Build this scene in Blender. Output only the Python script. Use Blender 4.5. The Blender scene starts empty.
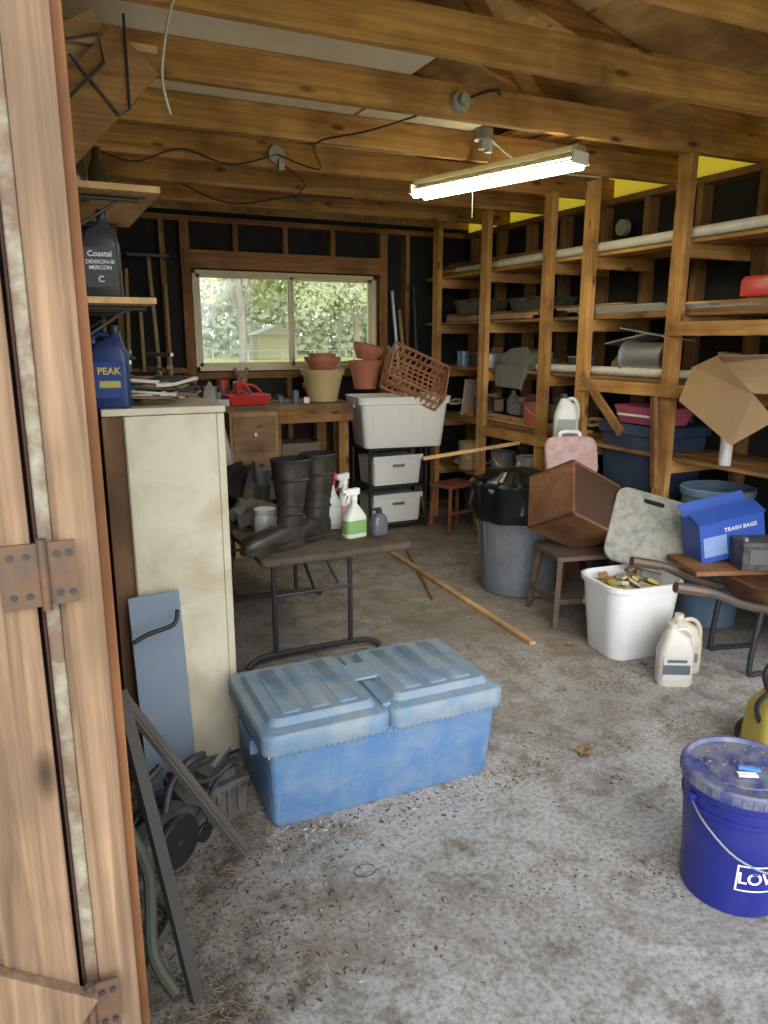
import bpy, bmesh, math, random
from mathutils import Vector, Matrix, Euler, noise
random.seed(7)
R=random.uniform
D=bpy.data; C=bpy.context
PI=math.pi

# ---------------------------------------------------------------- materials
def newmat(name):
    m=D.materials.new(name); m.use_nodes=True; nt=m.node_tree
    b=nt.nodes['Principled BSDF']; return m,nt,b
def rgba(c): return (c[0],c[1],c[2],1)
def texmap(nt,scale,coord='Object',rot=(0,0,0)):
    tc=nt.nodes.new('ShaderNodeTexCoord'); mp=nt.nodes.new('ShaderNodeMapping')
    mp.inputs['Scale'].default_value=scale; mp.inputs['Rotation'].default_value=rot
    nt.links.new(tc.outputs[coord],mp.inputs['Vector']); return mp
def noi(nt,vec,scale,detail=5,dist=0,rough=.55):
    n=nt.nodes.new('ShaderNodeTexNoise'); n.inputs['Scale'].default_value=scale
    n.inputs['Detail'].default_value=detail; n.inputs['Distortion'].default_value=dist
    n.inputs['Roughness'].default_value=rough
    nt.links.new(vec,n.inputs['Vector']); return n
def ramp(nt,fac,stops):
    r=nt.nodes.new('ShaderNodeValToRGB'); e=r.color_ramp.elements
    e[0].position=stops[0][0]; e[0].color=rgba(stops[0][1]); e[1].position=stops[-1][0]; e[1].color=rgba(stops[-1][1])
    for p,c in stops[1:-1]:
        x=e.new(p); x.color=rgba(c)
    nt.links.new(fac,r.inputs['Fac']); return r
def mix(nt,fac,a,b,mode='MIX'):
    m=nt.nodes.new('ShaderNodeMix'); m.data_type='RGBA'; m.blend_type=mode
    if isinstance(fac,float): m.inputs[0].default_value=fac
    else: nt.links.new(fac,m.inputs[0])
    for i,s in ((6,a),(7,b)):
        if isinstance(s,tuple): m.inputs[i].default_value=rgba(s)
        else: nt.links.new(s,m.inputs[i])
    return m.outputs[2]
def bump(nt,b,h,strength=.3,dist=.01):
    bp=nt.nodes.new('ShaderNodeBump'); bp.inputs['Strength'].default_value=strength; bp.inputs['Distance'].default_value=dist
    nt.links.new(h,bp.inputs['Height']); nt.links.new(bp.outputs[0],b.inputs['Normal'])
_cache={}
def mat(name,c,rough=.5,metal=0,dirt=None,amt=.5,scale=8,trans=0,spec=.5,alpha=1):
    if name in _cache: return _cache[name]
    m,nt,b=newmat(name); mp=texmap(nt,(1,1,1)); n=noi(nt,mp.outputs[0],scale,7,.4,.65)
    d=dirt if dirt else tuple(x*.7 for x in c)
    lo=.62-.35*amt
    r=ramp(nt,n.outputs['Fac'],[(lo,c),(lo+.28,tuple(c[i]*(1-amt)+d[i]*amt for i in range(3)))])
    nt.links.new(r.outputs[0],b.inputs['Base Color']); b.inputs['Roughness'].default_value=rough
    b.inputs['Metallic'].default_value=metal; b.inputs['Specular IOR Level'].default_value=spec
    if trans: b.inputs['Transmission Weight'].default_value=trans
    if alpha<1: b.inputs['Alpha'].default_value=alpha
    bump(nt,b,n.outputs['Fac'],.12,.003)
    _cache[name]=m; return m
def wood(name,c1,c2,axis='X',grain=34,rough=.75,knots=True,dark=None):
    key=name+axis
    if key in _cache: return _cache[key]
    m,nt,b=newmat(key)
    s=[grain]*3; s['XYZ'.index(axis)]=1.6
    mp=texmap(nt,tuple(s)); n=noi(nt,mp.outputs[0],1,6,1.0,.6)
    r=ramp(nt,n.outputs['Fac'],[(.3,c1),(.52,tuple((c1[i]+c2[i])/2 for i in range(3))),(.72,c2)])
    mp2=texmap(nt,(1,1,1)); n2=noi(nt,mp2.outputs[0],3.1,4)
    dk=dark if dark else tuple(x*.45 for x in c1)
    r2=ramp(nt,n2.outputs['Fac'],[(.42,(0,0,0)),(.72,(.85,.85,.85))])
    col=mix(nt,r2.outputs[0],r.outputs[0],dk)
    if knots:
        s2=[9]*3; s2['XYZ'.index(axis)]=3.2
        mp3=texmap(nt,tuple(s2)); v=nt.nodes.new('ShaderNodeTexVoronoi'); v.inputs['Scale'].default_value=1
        nt.links.new(mp3.outputs[0],v.inputs['Vector'])
        r3=ramp(nt,v.outputs['Distance'],[(.06,(1,1,1)),(.16,(0,0,0))])
        col=mix(nt,r3.outputs[0],col,tuple(x*.35 for x in c1))
    nt.links.new(col,b.inputs['Base Color']); b.inputs['Roughness'].default_value=rough
    b.inputs['Specular IOR Level'].default_value=.25
    bump(nt,b,n.outputs['Fac'],.35,.004)
    _cache[key]=m; return m
def pine(a): return wood('pine_framing',(.36,.165,.045),(.70,.40,.135),a,dark=(.17,.075,.025))
def pined(a): return wood('aged_pine',(.22,.10,.034),(.43,.23,.085),a)
def ply(a): return wood('plywood',(.50,.29,.12),(.74,.50,.25),a,12)
BLACK=mat('black_plastic',(.015,.015,.017),.45)
WHITE=mat('white_plastic',(.78,.79,.78),.4,dirt=(.5,.47,.4),amt=.3)
STEEL=mat('galvanised_steel',(.42,.43,.44),.4,.8)
RUST=mat('rusty_steel',(.10,.075,.06),.6,.5,dirt=(.22,.10,.045),amt=.7,scale=30)
DKMET=mat('dark_metal',(.05,.05,.055),.5,.5)
TERRA=mat('terracotta',(.46,.16,.08),.8,dirt=(.35,.2,.14))
CORD=mat('black_cord',(.02,.02,.02),.6)
WCORD=mat('pale_cord',(.55,.5,.42),.7)

# ---------------------------------------------------------------- mesh builder
def rrect(hx,hy,r,n=5):
    r=min(r,hx*.999,hy*.999); pts=[]
    for cx,cy,a0 in ((hx-r,hy-r,0),(-hx+r,hy-r,90),(-hx+r,-hy+r,180),(hx-r,-hy+r,270)):
        for i in range(n+1):
            a=math.radians(a0+90*i/n); pts.append((cx+r*math.cos(a),cy+r*math.sin(a)))
    return pts
class B:
    def __init__(s,name): s.name=name; s.bm=bmesh.new(); s.mats=[]; s.M=Matrix()
    def mi(s,m):
        if m not in s.mats: s.mats.append(m)
        return s.mats.index(m)
    def raw(s,vs,fs,m,smooth=False,M=None):
        T=s.M@M if M is not None else s.M
        bv=[s.bm.verts.new(T@Vector(v)) for v in vs]; k=s.mi(m)
        for f in fs:
            try:
                q=s.bm.faces.new([bv[i] for i in f]); q.material_index=k; q.smooth=smooth
            except ValueError: pass
        return bv
    def box(s,c,d,m,rot=(0,0,0),M=None):
        T=Matrix.Translation(c)@Euler(rot).to_matrix().to_4x4()
        if M is not None: T=M@T
        x,y,z=d[0]/2,d[1]/2,d[2]/2
        vs=[(-x,-y,-z),(x,-y,-z),(x,y,-z),(-x,y,-z),(-x,-y,z),(x,-y,z),(x,y,z),(-x,y,z)]
        s.raw(vs,[(3,2,1,0),(4,5,6,7),(0,1,5,4),(1,2,6,5),(2,3,7,6),(3,0,4,7)],m,False,T)
    def b2(s,a,b,m):
        s.box([(a[i]+b[i])/2 for i in range(3)],[abs(b[i]-a[i]) for i in range(3)],m)
    def beam(s,p,q,w,h,m):
        p=Vector(p);q=Vector(q);d=q-p;L=d.length
        T=Matrix.Translation((p+q)/2)@d.to_track_quat('X','Z').to_matrix().to_4x4()
        s.box((0,0,0),(L,w,h),m,M=T)
    def loft(s,secs,m,cap=(True,True),n=5,M=None,jit=0,smooth=True):
        vs=[];fs=[];N=4*(n+1)
        for sc in secs:
            z,hx,hy,r=sc[:4]; ox=sc[4] if len(sc)>4 else 0; oy=sc[5] if len(sc)>5 else 0
            for k,(x,y) in enumerate(rrect(hx,hy,r,n)):
                f=1+ (jit*noise.noise(Vector((x*14,y*14,z*12))) if jit else 0)
                vs.append((x*f+ox,y*f+oy,z+(jit*.15*noise.noise(Vector((x*20,y*20,5))) if jit else 0)))
        for i in range(len(secs)-1):
            for k in range(N):
                a=i*N+k;b=i*N+(k+1)%N; fs.append((a,b,b+N,a+N))
        if cap[0]: fs.append(tuple(reversed(range(N))))
        if cap[1]: fs.append(tuple(range((len(secs)-1)*N,len(secs)*N)))
        s.raw(vs,fs,m,smooth,M)
    def lathe(s,prof,m,n=32,M=None,jit=0):
        vs=[];fs=[]
        for r,z in prof:
            for k in range(n):
                a=2*PI*k/n; f=1+(jit*noise.noise(Vector((math.cos(a)*3,math.sin(a)*3,z*12))) if jit else 0)
                vs.append((r*f*math.cos(a),r*f*math.sin(a),z))
        for i in range(len(prof)-1):
            for k in range(n):
                a=i*n+k;b=i*n+(k+1)%n; fs.append((a,b,b+n,a+n))
        if prof[0][0]>1e-4: fs.append(tuple(reversed(range(n))))
        if prof[-1][0]>1e-4: fs.append(tuple(range((len(prof)-1)*n,len(prof)*n)))
        s.raw(vs,fs,m,True,M)
    def cyl(s,p,q,r,m,r2=None,n=16):
        p=Vector(p);q=Vector(q);d=q-p
        T=Matrix.Translation(p)@d.to_track_quat('Z','Y').to_matrix().to_4x4()
        s.lathe([(r,0),(r if r2 is None else r2,d.length)],m,n,T)
    def tube(s,pts,r,m,n=8,sub=0):
        P=[Vector(p) for p in pts]
        if sub:
            Q=[]
            for i in range(len(P)-1):
                p0=P[max(i-1,0)];p1=P[i];p2=P[i+1];p3=P[min(i+2,len(P)-1)]
                for j in range(sub):
                    t=j/sub
                    Q.append(.5*((2*p1)+(p2-p0)*t+(2*p0-5*p1+4*p2-p3)*t*t+(3*p1-p0-3*p2+p3)*t**3))
            Q.append(P[-1]); P=Q
        vs=[];fs=[]
        prev=None
        for i,p in enumerate(P):
            d=(P[min(i+1,len(P)-1)]-P[max(i-1,0)]).normalized()
            if prev is None: a=d.orthogonal().normalized()
            else:
                a=prev-d*prev.dot(d); a=a.normalized() if a.length>1e-5 else d.orthogonal().normalized()
            prev=a; b=d.cross(a)
            for k in range(n):
                t=2*PI*k/n; vs.append(p+a*(r*math.cos(t))+b*(r*math.sin(t)))
        for i in range(len(P)-1):
            for k in range(n):
                x=i*n+k;y=i*n+(k+1)%n; fs.append((x,y,y+n,x+n))
        fs.append(tuple(reversed(range(n)))); fs.append(tuple(range((len(P)-1)*n,len(P)*n)))
        s.raw(vs,fs,m,True)
    def text(s,body,size,m,fn,extr=0):
        cu=D.curves.new('tmp','FONT'); cu.body=body; cu.size=size; cu.align_x='CENTER'; cu.align_y='CENTER'; cu.offset=size*.02
        o=D.objects.new('tmp',cu); C.collection.objects.link(o); C.view_layer.update()
        me=o.to_mesh(); vs=[fn(v.co.x,v.co.y) for v in me.vertices]; fs=[tuple(p.vertices) for p in me.polygons]
        s.raw(vs,fs,m); o.to_mesh_clear(); D.objects.remove(o); D.curves.remove(cu)
    def done(s,loc=(0,0,0),rz=0,rot=None,bevel=0,sharp=.6,sc=1):
        bmesh.ops.recalc_face_normals(s.bm,faces=s.bm.faces)
        for e in s.bm.edges:
            if len(e.link_faces)==2 and e.calc_face_angle(0)>sharp: e.smooth=False
        me=D.meshes.new(s.name); s.bm.to_mesh(me); s.bm.free()
        for m in s.mats: me.materials.append(m)
        o=D.objects.new(s.name,me); C.collection.objects.link(o)
        o.location=loc; o.rotation_euler=rot if rot else (0,0,math.radians(rz)); o.scale=(sc,sc,sc)
        if bevel:
            b=o.modifiers.new('bevel','BEVEL'); b.width=bevel; b.segments=2; b.limit_method='ANGLE'; b.angle_limit=math.radians(40)
        return o
def deg(*a): return tuple(math.radians(x) for x in a)

# ---------------------------------------------------------------- room constants
XL,XR,YF,YB,ZC=-0.9,3.55,1.0,5.9,2.4
FELT=mat('black_building_felt',(.009,.008,.008),.9,dirt=(.028,.024,.02),amt=.8,scale=3)

# floor
m,nt,b=newmat('concrete_floor')
mp=texmap(nt,(1,1,1)); n1=noi(nt,mp.outputs[0],1.1,7,.5,.6); n2=noi(nt,mp.outputs[0],7,9,.3,.72); n3=noi(nt,mp.outputs[0],60,5,0,.75)
r1=ramp(nt,n1.outputs['Fac'],[(.33,(.30,.295,.285)),(.5,(.425,.425,.42)),(.68,(.54,.55,.565))])
r2=ramp(nt,n2.outputs['Fac'],[(.32,(.42,.37,.31)),(.50,(.90,.89,.875)),(.75,(1,1,1))])
c=mix(nt,1.0,r1.outputs[0],r2.outputs[0],'MULTIPLY')
r3=ramp(nt,n3.outputs['Fac'],[(.38,(.38,.31,.25)),(.52,(1,1,1)),(.66,(1.3,1.3,1.3))])
c=mix(nt,.6,c,r3.outputs[0],'MULTIPLY')
sx=nt.nodes.new('ShaderNodeSeparateXYZ'); nt.links.new(mp.outputs[0],sx.inputs[0])
def mrange(src,a,b_,c0=0,c1=1):
    q=nt.nodes.new('ShaderNodeMapRange'); q.inputs[1].default_value=a;q.inputs[2].default_value=b_;q.inputs[3].default_value=c0;q.inputs[4].default_value=c1
    nt.links.new(src,q.inputs[0]); return q.outputs[0]
def mth(op,a,b_):
    q=nt.nodes.new('ShaderNodeMath'); q.operation=op; q.use_clamp=True
    for i,v in enumerate((a,b_)):
        if isinstance(v,(int,float)): q.inputs[i].default_value=v
        else: nt.links.new(v,q.inputs[i])
    return q.outputs[0]
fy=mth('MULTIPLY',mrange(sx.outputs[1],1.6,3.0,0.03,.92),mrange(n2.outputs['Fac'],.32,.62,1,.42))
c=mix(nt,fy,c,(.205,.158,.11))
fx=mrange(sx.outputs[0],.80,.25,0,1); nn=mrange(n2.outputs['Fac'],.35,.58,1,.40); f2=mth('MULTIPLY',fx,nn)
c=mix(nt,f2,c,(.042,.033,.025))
n4=noi(nt,mp.outputs[0],2.1,10,.8,.75); r4=ramp(nt,n4.outputs['Fac'],[(.53,(0,0,0)),(.66,(.75,.75,.75))])
c=mix(nt,r4.outputs[0],c,(.15,.12,.092))
v=nt.nodes.new('ShaderNodeTexVoronoi'); v.inputs['Scale'].default_value=26; nt.links.new(mp.outputs[0],v.inputs['Vector'])
r5=ramp(nt,v.outputs['Distance'],[(.07,(.8,.8,.8)),(.13,(0,0,0))]); f5=mth('MULTIPLY',r5.outputs[0],mrange(n1.outputs['Fac'],.45,.6,0,1))
c=mix(nt,f5,c,(.62,.61,.58))
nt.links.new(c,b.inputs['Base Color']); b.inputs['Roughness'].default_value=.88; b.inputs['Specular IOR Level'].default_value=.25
bump(nt,b,n3.outputs['Fac'],.3,.006)
CONC=m
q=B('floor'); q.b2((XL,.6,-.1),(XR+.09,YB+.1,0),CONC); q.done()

# outside ground
m,nt,b=newmat('grass'); mp=texmap(nt,(1,1,1)); n=noi(nt,mp.outputs[0],.6,8)
r=ramp(nt,n.outputs['Fac'],[(.35,(.24,.31,.06)),(.65,(.42,.45,.13))]); nt.links.new(r.outputs[0],b.inputs['Base Color']); b.inputs['Roughness'].default_value=.95
q=B('lawn_ground'); q.b2((-60,6.0,-.2),(80,90,-.12),m); q.b2((-60,-30,-.2),(XL-.05,6,-.12),m); q.b2((XR+.15,-30,-.2),(80,6,-.12),m); q.done()
GRAV=mat('driveway_gravel',(.42,.40,.37),.95,dirt=(.3,.28,.25),scale=20)
q=B('driveway_ground'); q.b2((XL-.05,-30,-.2),(XR+.15,.6,-.06),GRAV); q.done()

# walls
q=B('wall_back')
for a,b_ in (((XL,YB+.09,0),(1.18,YB+.13,2.5)),((2.72,YB+.09,0),(XR+.13,YB+.13,2.5)),((1.18,YB+.09,0),(2.72,YB+.13,1.26)),((1.18,YB+.09,2.02),(2.72,YB+.13,2.5))): q.b2(a,b_,FELT)
q.done()
q=B('wall_right'); q.b2((XR+.09,YF,0),(XR+.13,YB+.13,2.42),FELT); q.done()
q=B('wall_left'); q.b2((XL-.04,YF-.05,0),(XL,YB+.13,2.6),FELT); q.done()
q=B('wall_back_framing'); P=pined('Z'); PX=pined('X')
for x in (-.5,-.1,.3,.62,.95,2.98,3.3): q.b2((x,YB,.04),(x+.04,YB+.09,2.36),P)
for x in (1.10,2.74): q.b2((x,YB,.04),(x+.07,YB+.09,2.36),P)
for x in (1.5,1.9,2.3): q.b2((x,YB,.04),(x+.04,YB+.09,1.2),P); q.b2((x,YB,2.16),(x+.04,YB+.09,2.36),P)
q.b2((XL,YB,0),(XR,YB+.09,.04),PX); q.b2((XL,YB,2.36),(XR,YB+.09,2.40),PX)
for a,b_ in ((XL,1.10),(2.81,XR)): q.b2((a,YB+.01,1.25),(b_,YB+.05,1.29),PX)
q.b2((1.12,YB-.015,2.03),(2.80,YB+.085,2.16),PX); q.b2((1.12,YB-.02,1.20),(2.80,YB+.085,1.25),PX)
q.done(bevel=.003)
q=B('wall_right_framing'); PY=pined('Y')
y=1.25
while y<5.9: q.b2((XR,y,.04),(XR+.09,y+.04,2.36),P); y+=.41
q.b2((XR,YF,0),(XR+.09,YB,.04),PY); q.b2((XR,YF,2.36),(XR+.09,YB,2.40),PY)
q.done(bevel=.003)
q=B('wall_front'); q.b2((XL,YF+.02,0),(-.005,YF+.11,2.5),FELT); q.b2((3.0,YF+.02,0),(XR+.13,YF+.11,2.5),FELT); q.b2((-.005,YF+.02,2.33),(3.0,YF+.11,2.5),pined('X')); q.done()

# eaves light strip
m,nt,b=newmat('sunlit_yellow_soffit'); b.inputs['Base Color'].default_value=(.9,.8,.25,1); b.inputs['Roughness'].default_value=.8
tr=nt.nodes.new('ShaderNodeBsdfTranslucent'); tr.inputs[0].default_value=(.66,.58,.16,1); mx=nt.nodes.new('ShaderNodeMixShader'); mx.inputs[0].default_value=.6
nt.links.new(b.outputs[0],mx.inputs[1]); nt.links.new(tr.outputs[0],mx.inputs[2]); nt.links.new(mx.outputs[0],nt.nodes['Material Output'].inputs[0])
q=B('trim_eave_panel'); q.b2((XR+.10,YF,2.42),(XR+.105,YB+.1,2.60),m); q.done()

# joists
for i,y in enumerate((1.75,2.35,2.95,3.55,4.15,4.75,5.35)):
    q=B('ceiling_joist'); q.b2((XL,y-.02,2.40),(XR+.09,y+.02,2.535),pine('X'))
    q.done(bevel=.003)
# roof: gable, ridge along Y
XM,ZR,ZE=1.3,3.25,2.60
def roofz(x): return ZE+(ZR-ZE)*(1-abs(x-XM)/(XR-XM))
PLYR=wood('roof_plywood',(.50,.29,.11),(.78,.53,.26),'Y',9)
q=B('roof')
for sx_ in (1,-1):
    xe=XM+sx_*(XR-XM+.12); ze=roofz(xe)
    q.raw([(XM,YF-.2,ZR),(xe,YF-.2,ze),(xe,YB+.3,ze),(XM,YB+.3,ZR),(XM,YF-.2,ZR+.03),(xe,YF-.2,ze+.03),(xe,YB+.3,ze+.03),(XM,YB+.3,ZR+.03)],
      [(0,1,2,3),(4,5,6,7),(0,1,5,4),(1,2,6,5),(2,3,7,6),(3,0,4,7)],PLYR)
for yy in (YB+.09,YF+.03):
    q.raw([(XL-.1,yy,2.45),(XR+.12,yy,2.45),(XR+.12,yy,roofz(XR+.12)),(XM,yy,ZR),(XL-.1,yy,roofz(XL-.1))],[(0,1,2,3,4)],PLYR)
q.b2((XL-.045,YF,2.5),(XL-.03,YB+.1,2.7),PLYR)
q.done()
for i,y in enumerate((1.79,2.39,2.99,3.59,4.19,4.79,5.39)):
    q=B('roof_rafter')
    for sx_ in (1,-1):
        xe=XM+sx_*(XR-XM+.08); q.beam((XM,y+.02,ZR-.06),(xe,y+.02,roofz(xe)-.06),.04,.10,pine('X'))
    q.done()
q=B('truss_bracing')
for y in (2.95,4.15,5.35):
    q.beam((XM-.6,y+.05,2.5),(XM,y+.05,3.15),.03,.07,pine('X')); q.beam((XM+.9,y+.05,2.5),(XM+.35,y+.05,3.05),.03,.07,pine('X'))
q.b2((XM-.02,1.1,3.06),(XM+.02,5.85,3.18),pine('Y'))
q.done()
PAN=mat('pale_ceiling_board',(.90,.82,.62),.9,dirt=(.6,.45,.27),amt=.5,scale=2)
q=B('ceiling_board'); q.b2((.0,2.45,2.537),(1.5,3.75,2.55),PAN); q.b2((1.52,3.0,2.537),(2.15,4.6,2.55),PAN); q.done()
q=B('ceiling_board'); q.b2((.2,3.8,2.537),(1.45,5.5,2.55),ply('Y')); q.b2((-.8,1.8,2.537),(-.02,5.0,2.55),ply('Y')); q.done()
q=B('stored_lumber')
for i in range(5):
    x=2.45+i*.12+R(-.02,.02); q.beam((x,3.2+R(0,.3),2.56+.02*(i%2)),(x+R(-.1,.1),5.7,2.56+.02*(i%2)),.09,.02,pine('Y'))
q.done()

# ---------------------------------------------------------------- window
VIN=mat('window_vinyl_almond',(.66,.57,.38),.45)
m,nt,b=newmat('window_glass'); nt.nodes.remove(b)
tb=nt.nodes.new('ShaderNodeBsdfTransparent'); tb.inputs[0].default_value=(.95,.96,.94,1); gl=nt.nodes.new('ShaderNodeBsdfGlossy'); gl.inputs['Roughness'].default_value=.05
mx=nt.nodes.new('ShaderNodeMixShader'); mx.inputs[0].default_value=.05; nt.links.new(tb.outputs[0],mx.inputs[1]); nt.links.new(gl.outputs[0],mx.inputs[2]); nt.links.new(mx.outputs[0],nt.nodes['Material Output'].inputs[0])
q=B('window_1')
x0,x1,z0,z1=1.18,2.72,1.26,2.02; y0=YB+.03
q.b2((x0,y0,z0),(x1,y0+.09,z0+.035),VIN);q.b2((x0,y0,z1-.03),(x1,y0+.09,z1),VIN);q.b2((x0,y0,z0),(x0+.03,y0+.09,z1),VIN);q.b2((x1-.03,y0,z0),(x1,y0+.09,z1),VIN)
xm=(x0+x1)/2+.02
for a,b_,yy in ((x0+.03,xm+.02,y0+.015),(xm-.02,x1-.03,y0+.045)):
    q.b2((a,yy,z0+.035),(b_,yy+.025,z0+.065),VIN);q.b2((a,yy,z1-.055),(b_,yy+.025,z1-.03),VIN);q.b2((a,yy,z0+.035),(a+.03,yy+.025,z1-.03),VIN);q.b2((b_-.03,yy,z0+.035),(b_,yy+.025,z1-.03),VIN)
    q.b2((a+.03,yy+.01,z0+.06),(b_-.03,yy+.014,z1-.05),m)
q.done(bevel=.002)

# outside
def leafmat(name,c1,c2):
    m,nt,b=newmat(name); mp=texmap(nt,(1,1,1)); n=noi(nt,mp.outputs[0],1.2,5)
    r=ramp(nt,n.outputs['Fac'],[(.4,c1),(.6,c2)]); nt.links.new(r.outputs[0],b.inputs['Base Color']); b.inputs['Roughness'].default_value=.8
    t=nt.nodes.new('ShaderNodeBsdfTranslucent'); nt.links.new(r.outputs[0],t.inputs[0]); x=nt.nodes.new('ShaderNodeMixShader'); x.inputs[0].default_value=.5
    nt.links.new(b.outputs[0],x.inputs[1]); nt.links.new(t.outputs[0],x.inputs[2]); nt.links.new(x.outputs[0],nt.nodes['Material Output'].inputs[0]); return m
LEAF=[leafmat('foliage_green',(.40,.48,.20),(.54,.60,.30)),leafmat('foliage_autumn',(.66,.46,.18),(.55,.52,.24)),leafmat('foliage_grey',(.60,.65,.48),(.72,.76,.62))]
BARK=mat('bark',(.26,.23,.19),.95)
def tree(x,y,h,rad,lm,n=1500,ls=(.08,.2),low=-.8):
    q=B('tree'); q.tube([(0,0,-.15),(.1,0,h*.35),(-.1,.1,h*.7)],.13,BARK,sub=4)
    for i in range(9):
        a=R(0,6.28); q.tube([(0,0,h*R(.25,.5)),(math.cos(a)*rad*.4,math.sin(a)*rad*.4,h*R(.5,.7)),(math.cos(a)*rad*.85,math.sin(a)*rad*.85,h*R(.5,.95))],.035,BARK,n=5,sub=3)
    vs=[];fs=[]
    for i in range(n):
        a=R(0,6.28);e=math.asin(R(low,1));rr=rad*R(.35,1)
        p=Vector((rr*math.cos(a)*math.cos(e),rr*math.sin(a)*math.cos(e),h*.66+rr*.62*math.sin(e)))
        s_=R(*ls); u=Vector((R(-1,1),R(-1,1),R(-1,1))).normalized()*s_; v=u.orthogonal().normalized()*s_*.7
        k=len(vs); vs+= [p-u,p+v,p+u,p-v]; fs.append((k,k+1,k+2,k+3))
    q.raw(vs,fs,lm); q.done((x,y,0))
tree(4.0,27,5.6,2.6,LEAF[2],3000,(.05,.12)); tree(12.3,29,6.0,3.3,LEAF[2],3800,(.05,.12)); tree(8.0,31,7.0,2.0,LEAF[1],700,(.05,.12))
for i,(x,y) in enumerate([(-4,50),(2,52),(8.0,50),(14,53),(20,50),(26,52),(32,50),(38,53)]): tree(x,y,10.5,5.4,LEAF[2 if i%2 else 0],2600,(.2,.4),-1)
q=B('hedge_row'); vs=[];fs=[]
for i in range(16000):
    p=Vector((R(-10,55),R(68,71),R(-.1,9.5))); s_=R(.3,.6); u=Vector((R(-1,1),R(-1,1),R(-1,1))).normalized()*s_; v=u.orthogonal().normalized()*s_*.7
    k=len(vs); vs+= [p-u,p+v,p+u,p-v]; fs.append((k,k+1,k+2,k+3))
q.raw(vs,fs,LEAF[2]); q.done()
q=B('wire_fence')
for i in range(16): q.cyl((-6+i*1.8,38,-.12),(-6+i*1.8,38,1.0),.035,mat('fence_post',(.42,.40,.34),.9))
for z in (.35,.65,.95): q.cyl((-6,38,z),(21,38,z),.014,STEEL)
q.done()
q=B('neighbour_shed'); SH=mat('shed_siding',(.50,.46,.36),.8); q.b2((17.2,61,-.12),(20.6,63.5,1.9),SH)
q.raw([(17,60.8,1.9),(20.8,60.8,1.9),(18.9,60.8,2.7),(17,63.7,1.9),(20.8,63.7,1.9),(18.9,63.7,2.7)],[(0,1,2),(3,4,5),(0,2,5,3),(1,2,5,4)],mat('shed_roof',(.42,.41,.39),.8)); q.done()

# ---------------------------------------------------------------- door + jamb
JW=wood('weathered_jamb',(.10,.056,.034),(.36,.235,.148),'Z',46,knots=True,dark=(.13,.085,.055))
JO=wood('orange_ply_edge',(.17,.07,.028),(.29,.13,.055),'Z',30,knots=False)
PAINT=mat('peeling_white_paint',(.40,.39,.30),.7,dirt=(.17,.10,.06),amt=.9,scale=22)
q=B('trim_door_jamb')
q.b2((.006,YF-.02,0),(.058,YF+.02,2.33),JW)
q.b2((.058,YF,0),(.072,YF+.09,2.33),JO)
q.b2((-.012,YF-.01,0),(.006,YF+.02,2.33),PAINT)
q.done(bevel=.002)
q=B('door_1')
q.b2((-.11,YF-.035,.02),(-.02,YF-.005,2.3),JW)
q.b2((-.016,YF-.02,.02),(-.0125,YF+.01,2.3),mat('dark_gap',(.06,.02,.015),.9))
q.b2((-.40,YF-.03,.02),(-.11,YF-.01,2.3),PAINT)
q.box((-.10,YF-.045,.62),(.19,.02,.09),JW,rot=deg(0,38,0))
q.done(bevel=.002)
def hinge(z):
    q=B('door_hinge')
    q.b2((-.050,-.006,-.04),(-.008,0,.04),RUST); q.b2((.004,-.004,-.04),(.036,0,.04),RUST)
    q.cyl((-.002,-.006,-.045),(-.002,-.006,.045),.006,RUST)
    for x in (-.038,-.020,.014,.028):
        for zz in (-.025,.025): q.cyl((x,-.006,zz),(x,-.008,zz),.004,DKMET,n=8)
    q.done((-.006,YF-.036,z))
hinge(1.22); hinge(.57)

# ---------------------------------------------------------------- blue storage trunk
BL=mat('dusty_blue_plastic',(.085,.185,.36),.55,dirt=(.24,.30,.36),amt=.6,scale=10)
BLL=mat('dusty_blue_lid',(.125,.225,.345),.65,dirt=(.28,.31,.32),amt=.8,scale=8)
q=B('storage_trunk')
q.loft([(0,.385,.20,.03),(.02,.395,.21,.04),(.280,.405,.228,.04)],BL)
for sx_ in (-1,1):
    q.loft([(.015,.19,.205,.02,sx_*.198),(.280,.198,.233,.02,sx_*.205)],BL)
    q.loft([(.272,.210,.243,.035,sx_*.213),(.280,.213,.247,.035,sx_*.213),(.330,.213,.247,.035,sx_*.213),(.340,.206,.239,.035,sx_*.213),(.345,.182,.200,.03,sx_*.212),(.366,.170,.185,.03,sx_*.212)],BLL)
    for k in (-1,0,1): q.loft([(.3655,.035,.165,.015,sx_*.212+k*.095),(.3695,.031,.160,.015,sx_*.212+k*.095)],BLL)
    q.box((sx_*.412,0,.225),(.03,.16,.05),BL)
    for k in range(3): q.box((sx_*.21+(-.09+.09*k),-.232,.29),(.012,.006,.03),BL)
q.box((0,0,.336),(.03,.40,.03),BLL); q.box((0,.03,.362),(.10,.12,.010),mat('faded_label',(.20,.28,.34),.7,dirt=(.36,.38,.36)))
for k in range(40): q.box((-.41+k*.021,-.2465,.277),(.006,.006,.010),BLL)
q.done((.950,2.19,0),rz=-1,bevel=.004)

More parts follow.
